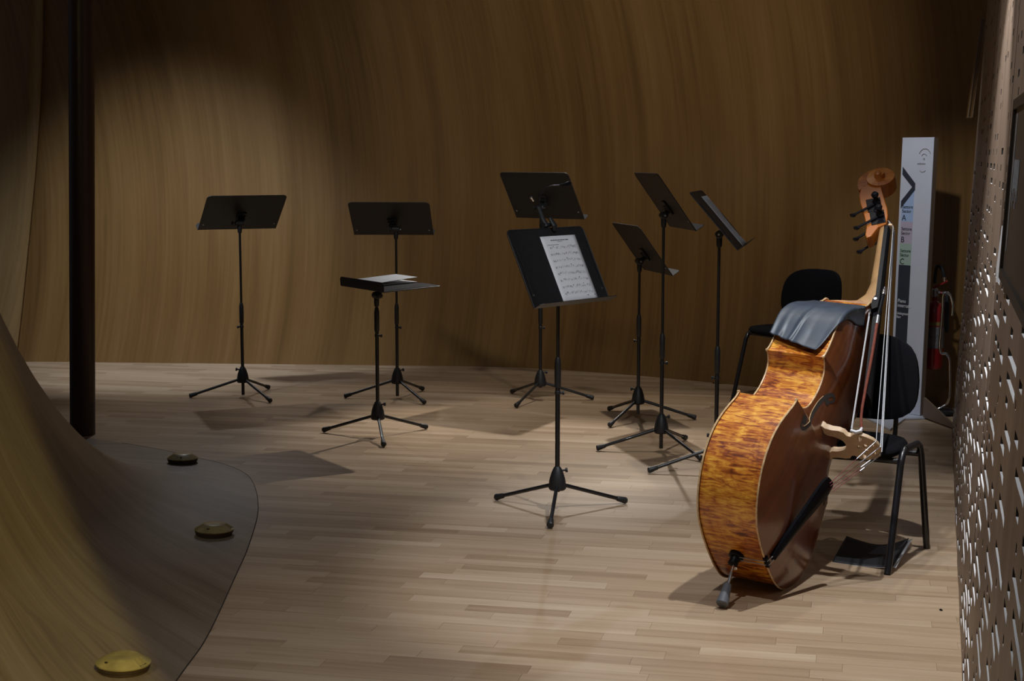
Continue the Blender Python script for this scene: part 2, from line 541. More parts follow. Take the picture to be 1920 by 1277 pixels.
# slim upright trim frame high on the back wall beside the screen
A_ = Vector((2.385, 7.9, 2.06)); B_ = Vector((2.335, 7.9, 1.57))
def trimbar(p, q_, r): return MB().tube([p, q_], r, 4)
mb = MB()
for p, q_ in ((A_, B_), (A_ + Vector((-.022, 0, 0)), B_ + Vector((-.022, 0, 0))), (A_, A_ + Vector((-.022, 0, 0))), (B_, B_ + Vector((-.022, 0, 0)))):
    mb.tube([p, q_], .0022, 4)
struct(mb.build('trim_2', M_screen, smooth=0))
mb = MB(); mb.box((2.349, 7.92, 1.815), (.024, .02, .5), Matrix.Rotation(math.radians(5.8), 3, 'Y')); struct(mb.build('trim_3', M_wall, smooth=0))

# ================================================================== column
COLX, COLY = -2.135, 7.56
def col_p(z): return Vector((COLX + .030 * z, COLY, z))
tag(MB().tube([col_p(z) for z in (-.0, .7, 1.4, 2.1, 3.0)], .0615, 32).build('round_column', M_column),
    'slim round dark brown column rising behind the curved wooden slope at left', 'column')

# ================================================================== discs on the slope
def disc(x, y, rad, spin, label):
    z = cove_z(x, y) + .001; e = .02
    nx = -(cove_z(x + e, y) - cove_z(x - e, y)) / (2 * e); ny = -(cove_z(x, y + e) - cove_z(x, y - e)) / (2 * e)
    N = Vector((nx, ny, 1)).normalized(); X = Vector((math.cos(spin), math.sin(spin), 0)); X = (X - N * X.dot(N)).normalized(); Y = N.cross(X)
    M = Matrix.Translation((x, y, z)) @ Matrix((X, Y, N)).transposed().to_4x4()
    t = thing('floor_disc', (x, y, z), label, 'disc', 'yellow discs on the wooden slope')
    MB().lathe([(rad * .90, -.004), (rad * .92, .006), (rad * .93, .010), (rad * .96, .011), (rad * .97, .015), (rad * .985, .016), (rad * .995, .021)], M, 40).build('rim', M_discbase, t)
    # domed lid with one notch cut out of it
    top = MB(); n = 60; notch = lambda a: abs((a + PI) % (2 * PI) - PI) < .30
    prof = [(1.0, .0205), (1.0, .0235), (.86, .029), (.60, .041), (.52, .0425), (.25, .043), (0, .043)]
    def pt(a, r, z_): return M @ Vector((r * rad * math.cos(a), r * rad * math.sin(a), z_))
    rows = []
    for r, z_ in prof:
        row = []
        for k in range(n):
            a = 2 * PI * k / n; rr, zz = r, z_
            if notch(a) and .60 < r < .99: zz = .0235
            row.append(len(top.v)); top.v.append(pt(a, rr, zz))
        rows.append(row)
    for r1, r2 in zip(rows, rows[1:]):
        for k in range(n): top.face((r1[k], r1[(k + 1) % n], r2[(k + 1) % n], r2[k]))
    lid = top.build('lid', M_brass, t, smooth=25)
    h = MB(); h.lathe([(.075 * rad, 0), (.075 * rad, .002)], M @ Matrix.Translation((rad * .74 * math.cos(-1.9), rad * .74 * math.sin(-1.9), .0335)), 12); h.build('screw_hole', M_dark, t)
    h = MB(); h.prism([(-.08, -.14), (.10, -.20), (.12, .20), (-.08, .14)], lambda p_: M @ Vector((rad * (.74 + p_[0]), rad * p_[1], .0237)), lambda p_: M @ Vector((rad * (.74 + p_[0]), rad * p_[1], .0246))); h.build('socket', M_dark, t, smooth=0)
    return t
disc(-1.485, 6.84, .069, .4, 'yellow-brown disc farthest up the slope, beside the desk shadow')
disc(-1.086, 5.50, .071, .1, 'yellow-brown disc in the middle of the wooden slope')
disc(-1.043, 4.005, .073, -.35, 'largest yellow disc with a notch, at the bottom left corner of the photo')

# ================================================================== music stands
def frame(c, az, tilt):
    d = Vector((math.cos(az), math.sin(az), 0)); zz = Vector((0, 0, 1))
    u = -math.sin(tilt) * d + math.cos(tilt) * zz; n = math.cos(tilt) * d + math.sin(tilt) * zz; r = zz.cross(d)
    return Vector(c), u, n, r


DW, DH = .455, .312


def music_stand(px, py, foot0, c, az, tilt, pole_z, collar, knob_az, label, fold=None):
    t = thing('music_stand', (px, py, 0), label, 'music stand')
    c, u, n, r = frame(c, math.radians(az), math.radians(tilt))
    P = lambda a, b, d: c + r * a + u * b + n * d
    # desk plate with rounded top corners
    R = .022; poly = [(-DW / 2, -DH / 2), (DW / 2, -DH / 2)]
    for cx, cy, a0 in ((DW / 2 - R, DH / 2 - R, 0), (-DW / 2 + R, DH / 2 - R, PI / 2)):
        for k in range(6): a = a0 + PI / 2 * k / 5; poly.append((cx + R * math.cos(a), cy + R * math.sin(a)))
    desk = fixn(MB().prism(poly, lambda p: P(p[0], p[1], -.001), lambda p: P(p[0], p[1], .001)).build('desk', M_desk, t, smooth=0))
    # folded stiffening rim round the plate edge
    rimp = [P(a, b, 0) for a, b in poly[1:]] + [P(*poly[0], 0)]
    MB().tube(rimp, .0028, 6).build('rim', M_desk, desk)
    # ledge
    e = DW / 2 + .004
    lip = [(-e, .000), (e, .000), (e + .004, .034), (e - .010, .046), (-e + .010, .046), (-e - .004, .034)]
    fixn(MB().prism(lip, lambda p: P(p[0], -DH / 2 - .001, p[1]), lambda p: P(p[0], -DH / 2 + .001, p[1])).build('ledge', M_desk, t, smooth=0))
    for sx in (-1, 1):
        MB().lathe([(.0045, -.004), (.0045, .004)], Matrix.Translation(P(sx * (DW / 2 - .02), -DH / 2 + .05, 0)) @ Matrix((r, u, n)).transposed().to_4x4(), 8).build('rivet', M_steel, desk)
        pts = [P(sx * (DW / 2 - .012), -DH / 2 + .05, .004), P(sx * (DW / 2 - .016), .0, .005), P(sx * (DW / 2 - .012), DH / 2 - .06, .004)]
        MB().tube(pts, .0014, 6).build('page_holder', M_black, desk)
    # bracket and tilt joint
    Bk = P(0, -.05, -.012); 
    Rm = Matrix((r, u, n)).transposed()
    MB().box(P(0, -.035, -.006), (.050, .075, .008), Rm).build('back_bracket', M_black, t, bevel=.002)
    K = Vector((px, py, min(Bk.z - .018, c.z - .045)))
    # two cheeks + knuckle
    for s in (-1, 1):
        a = Bk + r * s * .011; b_ = K + r * s * .011
        MB().tube([P(s * .011, -.02, -.010), a, b_], [.012, .015, .013], 8, squash=.8).build('joint_cheek', M_rub, t)
    Mk = Matrix.Translation(K) @ Matrix((u.cross(r).normalized(), Vector((0, 0, 1)).cross(r).normalized(), r)).transposed().to_4x4()
    Mr = Matrix.Translation(K) @ r.to_track_quat('Z', 'Y').to_matrix().to_4x4()
    j = MB().lathe([(.014, -.024), (.017, -.020), (.017, .020), (.014, .024)], Mr, 16).build('joint', M_rub, t)
    MB().lathe([(.004, .024), (.004, .034), (.012, .036), (.013, .042), (.008, .046)], Mr, 12).build('joint_knob', M_rub, j)
    MB().lathe([(.0045, -.028), (.0045, -.024)], Mr, 10).build('joint_screw', M_steel, j)
    # pole
    ct = collar
    MB().lathe([(.0068, ct), (.0068, K.z)], Matrix.Translation((px, py, 0)), 14).build('upper_pole', M_pole, t)
    MB().lathe([(.010, K.z - .055), (.0125, K.z - .045), (.013, K.z - .02), (.011, K.z)], Matrix.Translation((px, py, 0)), 14).build('pole_top', M_rub, t)
    MB().lathe([(.0094, pole_z), (.0094, ct - .09)], Matrix.Translation((px, py, 0)), 16).build('lower_pole', M_pole, t)
    col = MB().lathe([(.0098, ct - .115), (.0125, ct - .11), (.0128, ct - .02), (.0095, ct), (.0075, ct + .004)], Matrix.Translation((px, py, 0)), 16).build('clutch_collar', M_rub, t)
    ka = math.radians(knob_az); kd = Vector((math.cos(ka), math.sin(ka), 0)); kp = Vector((px, py, ct - .135))
    MB().tube([kp + kd * .008, kp + kd * .017, kp + kd * .018, kp + kd * .026], [.004, .004, .008, .008], 10).build('clutch_knob', M_rub, t)
    MB().lathe([(.0098, ct - .141), (.0115, ct - .139), (.0115, ct - .129), (.0098, ct - .127)], Matrix.Translation((px, py, 0)), 14).build('clutch_ring', M_rub, t)
    # hub
    hub = MB().lathe([(.030, .084), (.0345, .090), (.034, .105), (.030, .130), (.022, .155), (.015, .170), (.0105, .176)], Matrix.Translation((px, py, 0)), 20).build('hub', M_rub, t)
    kp = Vector((px, py, .158)); kd = Vector((math.cos(ka), math.sin(ka), .1))
    MB().tube([kp + kd * .012, kp + kd * .030, kp + kd * .031, kp + kd * .040], [.004, .004, .009, .009], 10).build('hub_knob', M_rub, hub)
    for k in range(3):
        a = foot0 + k * 2 * PI / 3; dd = Vector((math.cos(a), math.sin(a), 0))
        p0 = Vector((px, py, .100)) + dd * .028; p1 = Vector((px, py, .0145)) + dd * .298
        leg = MB().tube([p0, p1], .0076, 12).build('leg', M_pole, t)
        q0 = p0.lerp(p1, .86)
        MB().tube([q0, q0.lerp(p1, .1), p0.lerp(p1, .93), p1, p1 + dd * .006 + Vector((0, 0, -.001))], [.0085, .0105, .0115, .0138, .010], 12).build('rubber_foot', M_rub, leg)
    return t, (c, u, n, r)


ST = [
 (-1.546, 8.77, -2.967, (-1.537, 8.819, 1.055), 115.1, 50.9, .012, .54, 200, 'music stand standing farthest left, empty desk seen from behind'),
 (-.656, 8.729, -3.066, (-.686, 8.777, 1.021), 87.4, 52.0, .012, .54, 20, 'music stand with empty desk, just behind the flat-tilted stand'),
 (-.662, 7.509, -1.394, (-.595, 7.523, .744), -147.9, 87.1, .088, .635, -10, 'music stand with desk tilted flat and a ring-torn page on it'),
 (.16, 8.634, -2.049, (.166, 8.676, 1.154), 55.4, 34.1, .075, .55, 10, 'music stand with raised empty desk, behind the stand with the clip lamp'),
 (.1765, 5.895, -1.688, (.178, 5.835, .9595), -40.7, 26.1, .076, .60, 0, 'nearest music stand, printed sheet music and clip lamp on its desk'),
 (.662, 8.0, -2.152, (.673, 8.013, .897), 13.4, 36.0, .03, .55, 170, 'low music stand with empty steep desk left of the tallest stand'),
 (.70, 7.132, -3.12, (.702, 7.142, 1.168), 8.8, 35.2, .012, .55, 10, 'tallest music stand, narrow steep desk seen edge-on from behind'),
 (.893, 6.65, -3.0, (.892, 6.66, 1.103), -13.3, 40.7, .08, .55, 180, 'music stand half hidden by the double bass, white sheet on its desk'),
]
FR = [music_stand(*a)[1] for a in ST]

# ------------------------------------------------------------------ sheets on the desks
def sheet(fr, a0, a1, b0, b1, name, label, lift=.003, curl=None, nu=10, nv=10):
    c, u, n, r = fr
    def fn(s, v):
        a = lerp(a0, a1, s); b = lerp(b0, b1, v); d = lift + (curl(s, v) if curl else 0)
        return c + r * a + u * b + n * d
    o = MB().grid(fn, nu, nv).build(name, M_paper, None, root=fn(0, 0), solid=.0006)
    return o, fn


# S5 sheet: image right is +r for a desk seen from the front? solved by sign
SG = 1 if FR[4][3].x > 0 else -1
so, sfn = sheet(FR[4], SG * -.053, SG * .158, .122, -.152, 'sheet_music', '', curl=lambda s, v: .002 * math.sin(s * 3) + .004 * (s > .8) * (1 - v) * (s - .8))
tag(so, 'white printed page of music on the nearest black stand', 'sheet music')
rg = random.Random(3)
pr = MB(); notes = MB()
def dab(mb, s0, s1, v0, v1):
    b = len(mb.v)
    for s_, v_ in ((s0, v0), (s1, v0), (s1, v1), (s0, v1)):
        mb.v.append(sfn(s_, v_) + FR[4][2] * .0006)
    mb.face((b, b + 1, b + 2, b + 3))
for k in range(8):
    v = .165 + k * .098; s0 = .13 if k else .17
    for l in range(5): dab(pr, s0, .92, v + l * .0065, v + l * .0065 + .0013)
    s = s0 + .05
    while s < .90:
        yy = v + rg.choice([0, 1, 2, 3]) * .0065
        dab(notes, s, s + .011, yy, yy + .006)
        if rg.random() < .7: dab(notes, s + (.009 if rg.random() < .5 else 0), s + .012, yy - .018, yy)
        if rg.random() < .35: dab(notes, s, s + .04, yy - .018, yy - .015)
        s += rg.uniform(.022, .05)
    dab(notes, s0, s0 + .014, v, v + .024)
    for b_ in range(1, 5): dab(notes, s0 + (.92 - s0) * b_ / 4 - .002, s0 + (.92 - s0) * b_ / 4, v, v + .026)
    if k in (2, 3, 5, 6): dab(notes, .42 + .05 * k, .44 + .05 * k, v - .030, v - .016)
s = .25
while s < .74: l = rg.uniform(.012, .05); dab(notes, s, s + l, .058, .072); s += l + .008
s = .12
while s < .42: l = rg.uniform(.02, .05); dab(pr, s, s + l, .128, .138); s += l + .008
dab(pr, .42, .56, .085, .093); dab(notes, .72, .76, .905, .915); dab(notes, .93, .97, .905, .915)
pr.build('printed_staves', M_inkl, so, smooth=0); notes.build('printed_notes', M_ink, so, smooth=0)

S8 = 1 if FR[7][3].x > 0 else -1
so8, sfn8 = sheet(FR[7], S8 * .015, S8 * .225, .125, -.156, 'sheet_music', '', curl=lambda s, v: .002 * math.sin(v * 7) * s)
tag(so8, 'white page seen edge-on on the stand beside the double bass', 'sheet music')
# ring-torn notebook page on the flat desk
c, u, n, r = FR[2]
nb = MB(); NT_ = 22; pg = []
for k in range(NT_ * 2 + 1):
    a = lerp(-.245, -.02, k / (NT_ * 2)); b = .165 if k % 2 else .157
    pg.append((a, b))
pg += [(-.015, -.10), (-.012, -.145), (-.235, -.145)]
cv = lambda p: .008 + .018 * max(0, (p[1] + .02) / .18) ** 2 + .014 * max(0, (-.05 - p[1]) / .1)
nb.prism(pg, lambda p: c + r * p[0] + u * p[1] + n * cv(p), lambda p: c + r * p[0] + u * p[1] + n * (cv(p) + .0015))
o = nb.build('notebook_page', M_paper, None, smooth=0, root=c + r * -.13 + n * .008)
tag(o, 'white page with a ring-torn edge on the flat-tilted music stand', 'sheet music')
mbn = MB(); mbn.grid(lambda s, v: c + r * lerp(-.235, -.012, s) + u * lerp(.155, -.150, v) + n * (.003 + .002 * s), 4, 4)
o = mbn.build('paper_sheet', M_paper, None, solid=.001, root=c + r * -.13 + n * .003)
tag(o, 'flat white sheet lying under the ring-torn page on the flat desk', 'sheet music')

# ------------------------------------------------------------------ clip lamp on the nearest desk
c, u, n, r = FR[4]; sg = SG
TP = c + u * (DH / 2) + r * (sg * -.235 + sg * .0)   # top edge, image left
def tp(a, b, d): return c + u * (DH / 2 + b) + r * (sg * a) + n * d
lx = .022
lamp = thing('clip_lamp', tp(lx, 0, 0), 'black gooseneck clip lamp clamped on top of the nearest music stand', 'lamp')
MB().tube([tp(lx + .012, .035, .014), tp(lx + .014, .0, .020), tp(lx + .016, -.014, .010)], [.010, .014, .009], 12, squash=.7).build('clip_jaw', M_rub, lamp)
MB().tube([tp(lx - .004, .030, -.016), tp(lx + .0, .0, -.018), tp(lx + .008, -.020, -.008)], [.012, .014, .009], 12, squash=.7).build('clip_jaw', M_rub, lamp)
MB().tube([tp(lx - .012, .005, 0), tp(lx - .012, .045, -.005)], [.013, .010], 12).build('clip_pivot', M_rub, lamp)
MB().tube([tp(lx - .026, .015, -.002), tp(lx + .015, .015, -.002)], .010, 12).build('spring_barrel', M_rub, lamp)
MB().tube([tp(lx - .010, .04, -.004), tp(lx - .008, .09, -.006)], .0095, 10).build('battery_stem', M_rub, lamp)
gp = cr([tp(lx - .006, .085, -.004), tp(lx + .012, .125, 0), tp(lx + .045, .158, .01), tp(lx + .085, .168, .02), tp(lx + .115, .165, .03), tp(lx + .150, .163, .04)], 6)
MB().tube(gp, .0024, 8).build('gooseneck', M_pole, lamp)
hd = [tp(lx + .118, .166, .03), tp(lx + .140, .163, .04), tp(lx + .160, .164, .046), tp(lx + .168, .166, .048)]
MB().tube(hd, [.003, .007, .010, .006], 12).build('lamp_head', M_ebony, lamp)
MB().tube([tp(lx - .030, .115, 0), tp(lx - .042, .130, .004)], [.004, .006], 10).build('chrome_screw', M_chrome, lamp)

# ================================================================== double bass
R0 = Matrix(((.31162, .43157, .84655), (.57536, .62332, -.52956), (-.75621, .65209, -.05407)))
T0 = Vector((.6176, 4.7423, .143))
def B(x, y, z): return R0 @ Vector((x, y, z)) + T0
DT = .193
halfL = [[(0, 0), (.085, .004), (.165, .022), (.232, .068), (.283, .140), (.305, .225), (.299, .30), (.279, .365), (.263, .41), (.259, .437)],
         [(.259, .4375), (.240, .4405), (.200, .455), (.168, .49), (.150, .545), (.146, .59), (.152, .63), (.172, .658), (.206, .6715)],
         [(.208, .673), (.203, .70), (.204, .745), (.209, .79), (.208, .83), (.194, .880), (.165, .925), (.128, .965), (.092, 1.005), (.062, 1.045), (.045, 1.075), (0, 1.088)]]
half = []; corner = []
for sgm in halfL:
    q_ = [(v.x, v.y) for v in cr([(a, b, 0) for a, b in sgm], 5)]
    if half: corner.append(len(half))
    half += q_
OUT = half + [(-x, y) for x, y in reversed(half[1:-1])]
NO = len(OUT); NH = len(half)
def zb(y): return max(0, (y - .84)) * .16
def xout(y):
    best = .01
    for (a, b), (c_, d_) in zip(half, half[1:]):
        if min(b, d_) <= y <= max(b, d_) and abs(d_ - b) > 1e-6: best = max(best, a + (c_ - a) * (y - b) / (d_ - b))
    return best
bass = thing('double_bass', (.63, 4.58, 0), 'varnished flamed-maple double bass leaning on a black chair at right', 'double bass')
al = [0]
for i in range(NO): al.append(al[-1] + math.dist(OUT[i], OUT[(i + 1) % NO]))
mb = MB(); nz = 6
for i in range(NO + 1):
    x, y = OUT[i % NO]
    nx_ = .994
    for k in range(nz + 1): mb.v.append(B(x * nx_, .003 + y * .995, lerp(zb(y) + .001, DT, k / nz)))
for i in range(NO):
    for k in range(nz):
        b_ = i * (nz + 1) + k
        uv = [(al[i], k / nz * .19), (al[i + 1], k / nz * .19), (al[i + 1], (k + 1) / nz * .19), (al[i], (k + 1) / nz * .19)]
        mb.face((b_, b_ + nz + 1, b_ + nz + 2, b_ + 1), uv)
mb.build('ribs', M_rib, bass, smooth=40)
H = .032
def spine(y): return (0, max(.22, min(.90, y)))
def Hy(y): t_ = max(0, min(1, (y - .74) / .26)); return H * (1 - .92 * t_ * t_ * (3 - 2 * t_))
def zf(x, y):
    s = min(1, abs(x) / max(.02, xout(y))); return DT + .004 + Hy(y) * (1 - s ** 2.4)
mb = MB(); NS = 14
for k in range(NS + 1):
    s = 1 - k / NS
    for x, y in OUT:
        sx, sy = spine(y); px, py = sx + (x - sx) * s * 1.012, sy + (y - sy) * s * 1.005
        mb.v.append(B(px, py, DT + .004 + Hy(py) * (1 - s ** 2.4)))
for k in range(NS):
    for i in range(NO):
        j = (i + 1) % NO
        uv = []
        for kk, ii in ((k, i), (k, j), (k + 1, j), (k + 1, i)):
            s = 1 - kk / NS; x, y = OUT[ii]; uv.append((x * s, y))
        mb.face((k * NO + i, k * NO + j, (k + 1) * NO + j, (k + 1) * NO + i), uv)
b_ = len(mb.v)
for x, y in OUT: mb.v.append(B(x * 1.012, y * 1.004, DT - .001))
for i in range(NO): mb.face((i, (i + 1) % NO, b_ + (i + 1) % NO, b_ + i), [(OUT[i][0], OUT[i][1])] * 4)
mb.build('front_plate', M_belly, bass, smooth=50)
mb = MB()
for k in range(6):
    s = 1 - k / 5
    for x, y in OUT:
        sx, sy = spine(y); px, py = sx + (x - sx) * s * 1.012, sy + (y - sy) * s * 1.004
        mb.v.append(B(px, py, zb(py) - .003 - .012 * (1 - s * s)))
for k in range(5):
    for i in range(NO):
        j = (i + 1) % NO; uv = [(OUT[i][0], OUT[i][1])] * 4
        mb.face((k * NO + j, k * NO + i, (k + 1) * NO + i, (k + 1) * NO + j), uv)
mb.build('back_plate', M_rib, bass, smooth=50)
for nm, zfun in (('front_binding', lambda y: DT + .001), ('back_binding', lambda y: zb(y) - .001)):
    segs = MB(); pts = [B(x * 1.016, y * 1.006 - .002, zfun(y)) for x, y in OUT]
    segs.tube(pts + [pts[0]], .0030, 6, caps=False); segs.build(nm, M_binding, bass)
for sx in (-1, 1):
    for (x, y) in (half[corner[0] - 1], half[corner[1] - 1]):
        for z in (-.001, DT + .001):
            MB().tube([B(sx * x * .985, y, z - .003), B(sx * (x * 1.02), y + .001, z - .001), B(sx * x * 1.03, y + .001, z + .002)], [.004, .0056, .003], 8).build('corner_tip', M_binding, bass)
# f-holes: shade inside painted as dark ribbon and eyes, pale cut edge on lit side
def fz(x, y, d=.0012): return B(x, y, zf(x, y) + d)
for sx in (-1, 1):
    path = cr([(sx * .100, .578, 0), (sx * .083, .592, 0), (sx * .072, .612, 0), (sx * .088, .618, 0), (sx * .112, .590, 0), (sx * .130, .545, 0), (sx * .142, .50, 0), (sx * .154, .455, 0), (sx * .168, .415, 0), (sx * .188, .388, 0), (sx * .204, .392, 0), (sx * .200, .412, 0)], 6)
    path = [p for p in path]
    mb = MB(); N = len(path)
    for i, p in enumerate(path):
        tt = (path[min(i + 1, N - 1)] - path[max(i - 1, 0)]).normalized(); nn = Vector((-tt.y, tt.x, 0))
        wd_ = .0075 * (.25 + .75 * math.sin(PI * min(1, max(0, i / (N - 1)))) ** .7)
        mb.v += [fz(*(p + nn * wd_).xy), fz(*(p - nn * wd_).xy)]
    for i in range(N - 1): mb.face((2 * i, 2 * i + 1, 2 * i + 3, 2 * i + 2))
    fh = mb.build('sound_hole', M_dark, bass, smooth=0)
    for ex, ey, er in ((.101, .577, .012), (.196, .417, .015)):
        mb = MB(); b_ = 0
        for k in range(16): a = 2 * PI * k / 16; mb.v.append(fz(sx * ex + er * math.cos(a), ey + er * math.sin(a), .0016))
        mb.face(range(16)); mb.build('sound_hole_eye', M_dark, fh, smooth=0)
    ed = []
    for i in range(int(N * .40), int(N * .80)):
        p = path[i]; tt = (path[min(i + 1, N - 1)] - path[i - 1]).normalized(); nn = Vector((-tt.y, tt.x, 0))
        nn = nn if nn.x * sx > 0 else -nn
        ed.append(fz(*(p - nn * -.0068).xy, .001))
    MB().tube(ed, .0011, 5).build('cut_edge', M_binding, fh)

# neck, heel, fingerboard
FBL = lambda y: lerp(.132, .315, (1.491 - y) / (1.491 - .682))      # underside of strings side (top of board)
mb = MB(); ys = [1.491, 1.40, 1.30, 1.20, 1.145, 1.115, 1.098, 1.088]
for y in ys:
    hw = lerp(.021, .032, (1.491 - y) / .41) * interp(1.491 - y, [.33, .405], [1, .75]); top = FBL(y) - .018
    dep = interp(1.491 - y, [0, .30, .345, .375, .392, .402], [.022, .032, .046, .075, .12, .165])
    for k in range(9):
        a = PI * k / 8; mb.v.append(B(-hw * math.cos(a), y, top - dep * math.sin(a) ** .7))
for i in range(len(ys) - 1):
    for k in range(8): mb.face((i * 9 + k, i * 9 + k + 1, (i + 1) * 9 + k + 1, (i + 1) * 9 + k))
    mb.face((i * 9 + 8, i * 9, (i + 1) * 9, (i + 1) * 9 + 8))
mb.face(range(9)); mb.face([(len(ys) - 1) * 9 + k for k in range(9)])
fixn(mb.build('neck', M_neck, bass, smooth=50))
# heel block: light wood from the back button up to the neck foot
mb = MB(); hp = [(1.080, .192), (1.106, .196), (1.113, .170), (1.104, .11), (1.099, .06), (1.094, .030), (1.065, .034), (1.065, .19)]
mb.prism(hp, lambda p: B(-.024, p[0], p[1]), lambda p: B(.024, p[0], p[1])); fixn(mb.build('heel', M_heel, bass, bevel=.004))
mb = MB(); ys = [1.491 - .809 * k / 20 for k in range(21)]
for y in ys:
    hw = lerp(.0215, .043, (1.491 - y) / .809); top = FBL(y)
    for k in range(7):
        a = -1 + 2 * k / 6; mb.v.append(B(hw * a, y, top - .006 * a * a))
    mb.v.append(B(hw, y, top - .020)); mb.v.append(B(-hw, y, top - .020))
for i in range(20):
    for k in range(9): mb.face((i * 9 + k, i * 9 + (k + 1) % 9, (i + 1) * 9 + (k + 1) % 9, (i + 1) * 9 + k))
mb.face(range(9)); mb.face([20 * 9 + k for k in range(9)])
fixn(mb.build('fingerboard', M_ebony, bass, smooth=40))
MB().box(B(0, 1.495, .133), (.046, .008, .014), R0).build('nut', M_bridge, bass, bevel=.001)

# pegbox + scroll
def BH(x, y, z): return B(x, y - .027, z - .033)
def PB(p, x): return BH(x, p[0], p[1])
pb = [(1.520, .152), (1.56, .146), (1.60, .132), (1.645, .108), (1.690, .085), (1.720, .07), (1.735, .03), (1.70, .0), (1.660, .005), (1.62, .022), (1.58, .045), (1.535, .068), (1.495, .086), (1.455, .094), (1.440, .104), (1.452, .118), (1.50, .128)]
mb = MB(); mb.prism(pb, lambda p: PB(p, -.027), lambda p: PB(p, .027))
pegbox = fixn(mb.build('pegbox', M_scroll, bass, bevel=.003, smooth=30))
sc = Vector((1.760, .050)); mb = MB()
thA = math.atan2(-.055, -.070); rows = []
NSP = 72
for i in range(NSP + 1):
    f_ = i / NSP; th = thA + f_ * 2 * PI * 1.72 
    ro = interp(f_, [0, .16, .35, .58, .8, 1], [.088, .060, .058, .047, .030, .017])
    ri = interp(f_ + .58, [0, .16, .35, .58, .8, 1, 1.001], [.088, .060, .058, .047, .030, .017, .003])
    hx = interp(f_, [0, .3, .6, 1], [.022, .027, .037, .050])
    d = Vector((math.cos(th), math.sin(th)))
    rows.append((sc + d * max(.003, ri), sc + d * ro, hx))
for ri, ro, hx in rows:
    mb.v += [BH(-hx, ro.x, ro.y), BH(-hx * .96, ri.x, ri.y), BH(hx * .96, ri.x, ri.y), BH(hx, ro.x, ro.y)]
for i in range(NSP):
    for k in range(4):
        a = i * 4 + k; b_ = i * 4 + (k + 1) % 4
        mb.face((a, b_, b_ + 4, a + 4), [(i * .01, 0), (i * .01, .02), (i * .01 + .01, .02), (i * .01 + .01, 0)])
mb.face((0, 1, 2, 3), [(0, 0)] * 4); mb.face([NSP * 4 + k for k in range(4)], [(0, 0)] * 4)
scroll = fixn(mb.build('scroll', M_scroll, bass, smooth=35, bevel=.0015))
Me = Matrix.Translation(BH(0, sc.x, sc.y)) @ R0.to_4x4() @ Matrix.Rotation(PI / 2, 4, 'Y')
MB().lathe([(.006, -.058), (.012, -.054), (.013, -.045), (.018, -.030), (.030, -.018), (.030, .018), (.018, .030), (.013, .045), (.012, .054), (.006, .058)], Me, 20).build('scroll_eye', M_scroll, scroll)
# machine heads
for sx in (-1, 1):
    for (y, z, ky) in ((1.612, .078, .0), (1.548, .112, .0)):
        if sx > 0: y -= .045; z += .012
        X = sx * .0285
        pl = MB().box(BH(X, y, z), (.003, .072, .052), R0 @ Matrix.Rotation(-.42, 3, 'X')).build('tuner_plate', M_ebony, bass, bevel=.002)
        MB().lathe([(.0, 0), (.013, .002), (.015, .012), (.011, .018), (.007, .030), (.012, .036), (.014, .044), (.009, .052), (0, .054)],
                   Matrix.Translation(BH(X, y + .008, z + .008)) @ R0.to_4x4() @ Matrix.Rotation(sx * PI / 2, 4, 'Y'), 14).build('worm_gear', M_ebony, pl)
        a = Vector((X + sx * .006, y - .004, z + .002)); e_ = Vector((X + sx * .010, y - .076, z - .056))
        MB().tube([BH(*a), BH(*a.lerp(e_, .85))], .0045, 8).build('tuner_shaft', M_ebony, pl)
        k0 = a.lerp(e_, .80); k1 = a.lerp(e_, .92)
        MB().tube([BH(*k0), BH(*k1), BH(*e_), BH(*(e_ + (e_ - k1) * .6))], [.006, .018, .023, .012], 12, squash=.35).build('tuner_key', M_ebony, pl)
# peg shafts through the box + strings winding
for y, z in ((1.60, .10), (1.555, .115), (1.645, .08), (1.52, .125)):
    MB().tube([BH(-.025, y, z), BH(.025, y, z)], .006, 10).build('string_post', M_ebony, bass)

# bridge
BY = .499
out_half = [(.082, .0), (.084, .010), (.074, .018), (.069, .040), (.070, .062), (.064, .078), (.050, .086), (.047, .098), (.060, .110), (.064, .124), (.056, .150), (.046, .170)]
def br_outer():
    L = [(x, z) for x, z in out_half]
    L += [(.030, .181), (.010, .188), (-.010, .189), (-.030, .183)]
    L += [(-x, z) for x, z in reversed(out_half)]
    L += [(-.050, .0), (-.048, .012)]
    L += [(v.x, v.y) for v in cr([(-.040, .022, 0), (-.036, .045, 0), (-.022, .068, 0), (0, .076, 0), (.022, .068, 0), (.036, .045, 0), (.040, .022, 0)], 3)]
    L += [(.048, .012), (.050, 0)]
    return L
def curve_mesh(polys, depth, name, mat, place, parent):
    cu = bpy.data.curves.new(name, 'CURVE'); cu.dimensions = '2D'; cu.fill_mode = 'BOTH'; cu.extrude = depth / 2; cu.bevel_depth = .0005; cu.bevel_resolution = 1
    for pts in polys:
        sp = cu.splines.new('POLY'); sp.points.add(len(pts) - 1); sp.use_cyclic_u = True
        for k, p in enumerate(pts): sp.points[k].co = (p[0], p[1], 0, 1)
    tmp = bpy.data.objects.new('tmp', cu); C.objects.link(tmp)
    me = bpy.data.meshes.new_from_object(tmp.evaluated_get(bpy.context.evaluated_depsgraph_get()))
    bpy.data.objects.remove(tmp)
    r_ = Vector(parent.location) if parent else Vector()
    for v in me.vertices: v.co = place(v.co) - r_
    me.materials.clear(); me.materials.append(mat); me.name = name
    o = bpy.data.objects.new(name, me); C.objects.link(o); o.parent = parent
    return o
def circ(cx, cy, rx, ry=None, n=12):
    return [(cx + rx * math.cos(2 * PI * k / n), cy + (ry or rx) * math.sin(2 * PI * k / n)) for k in range(n)]
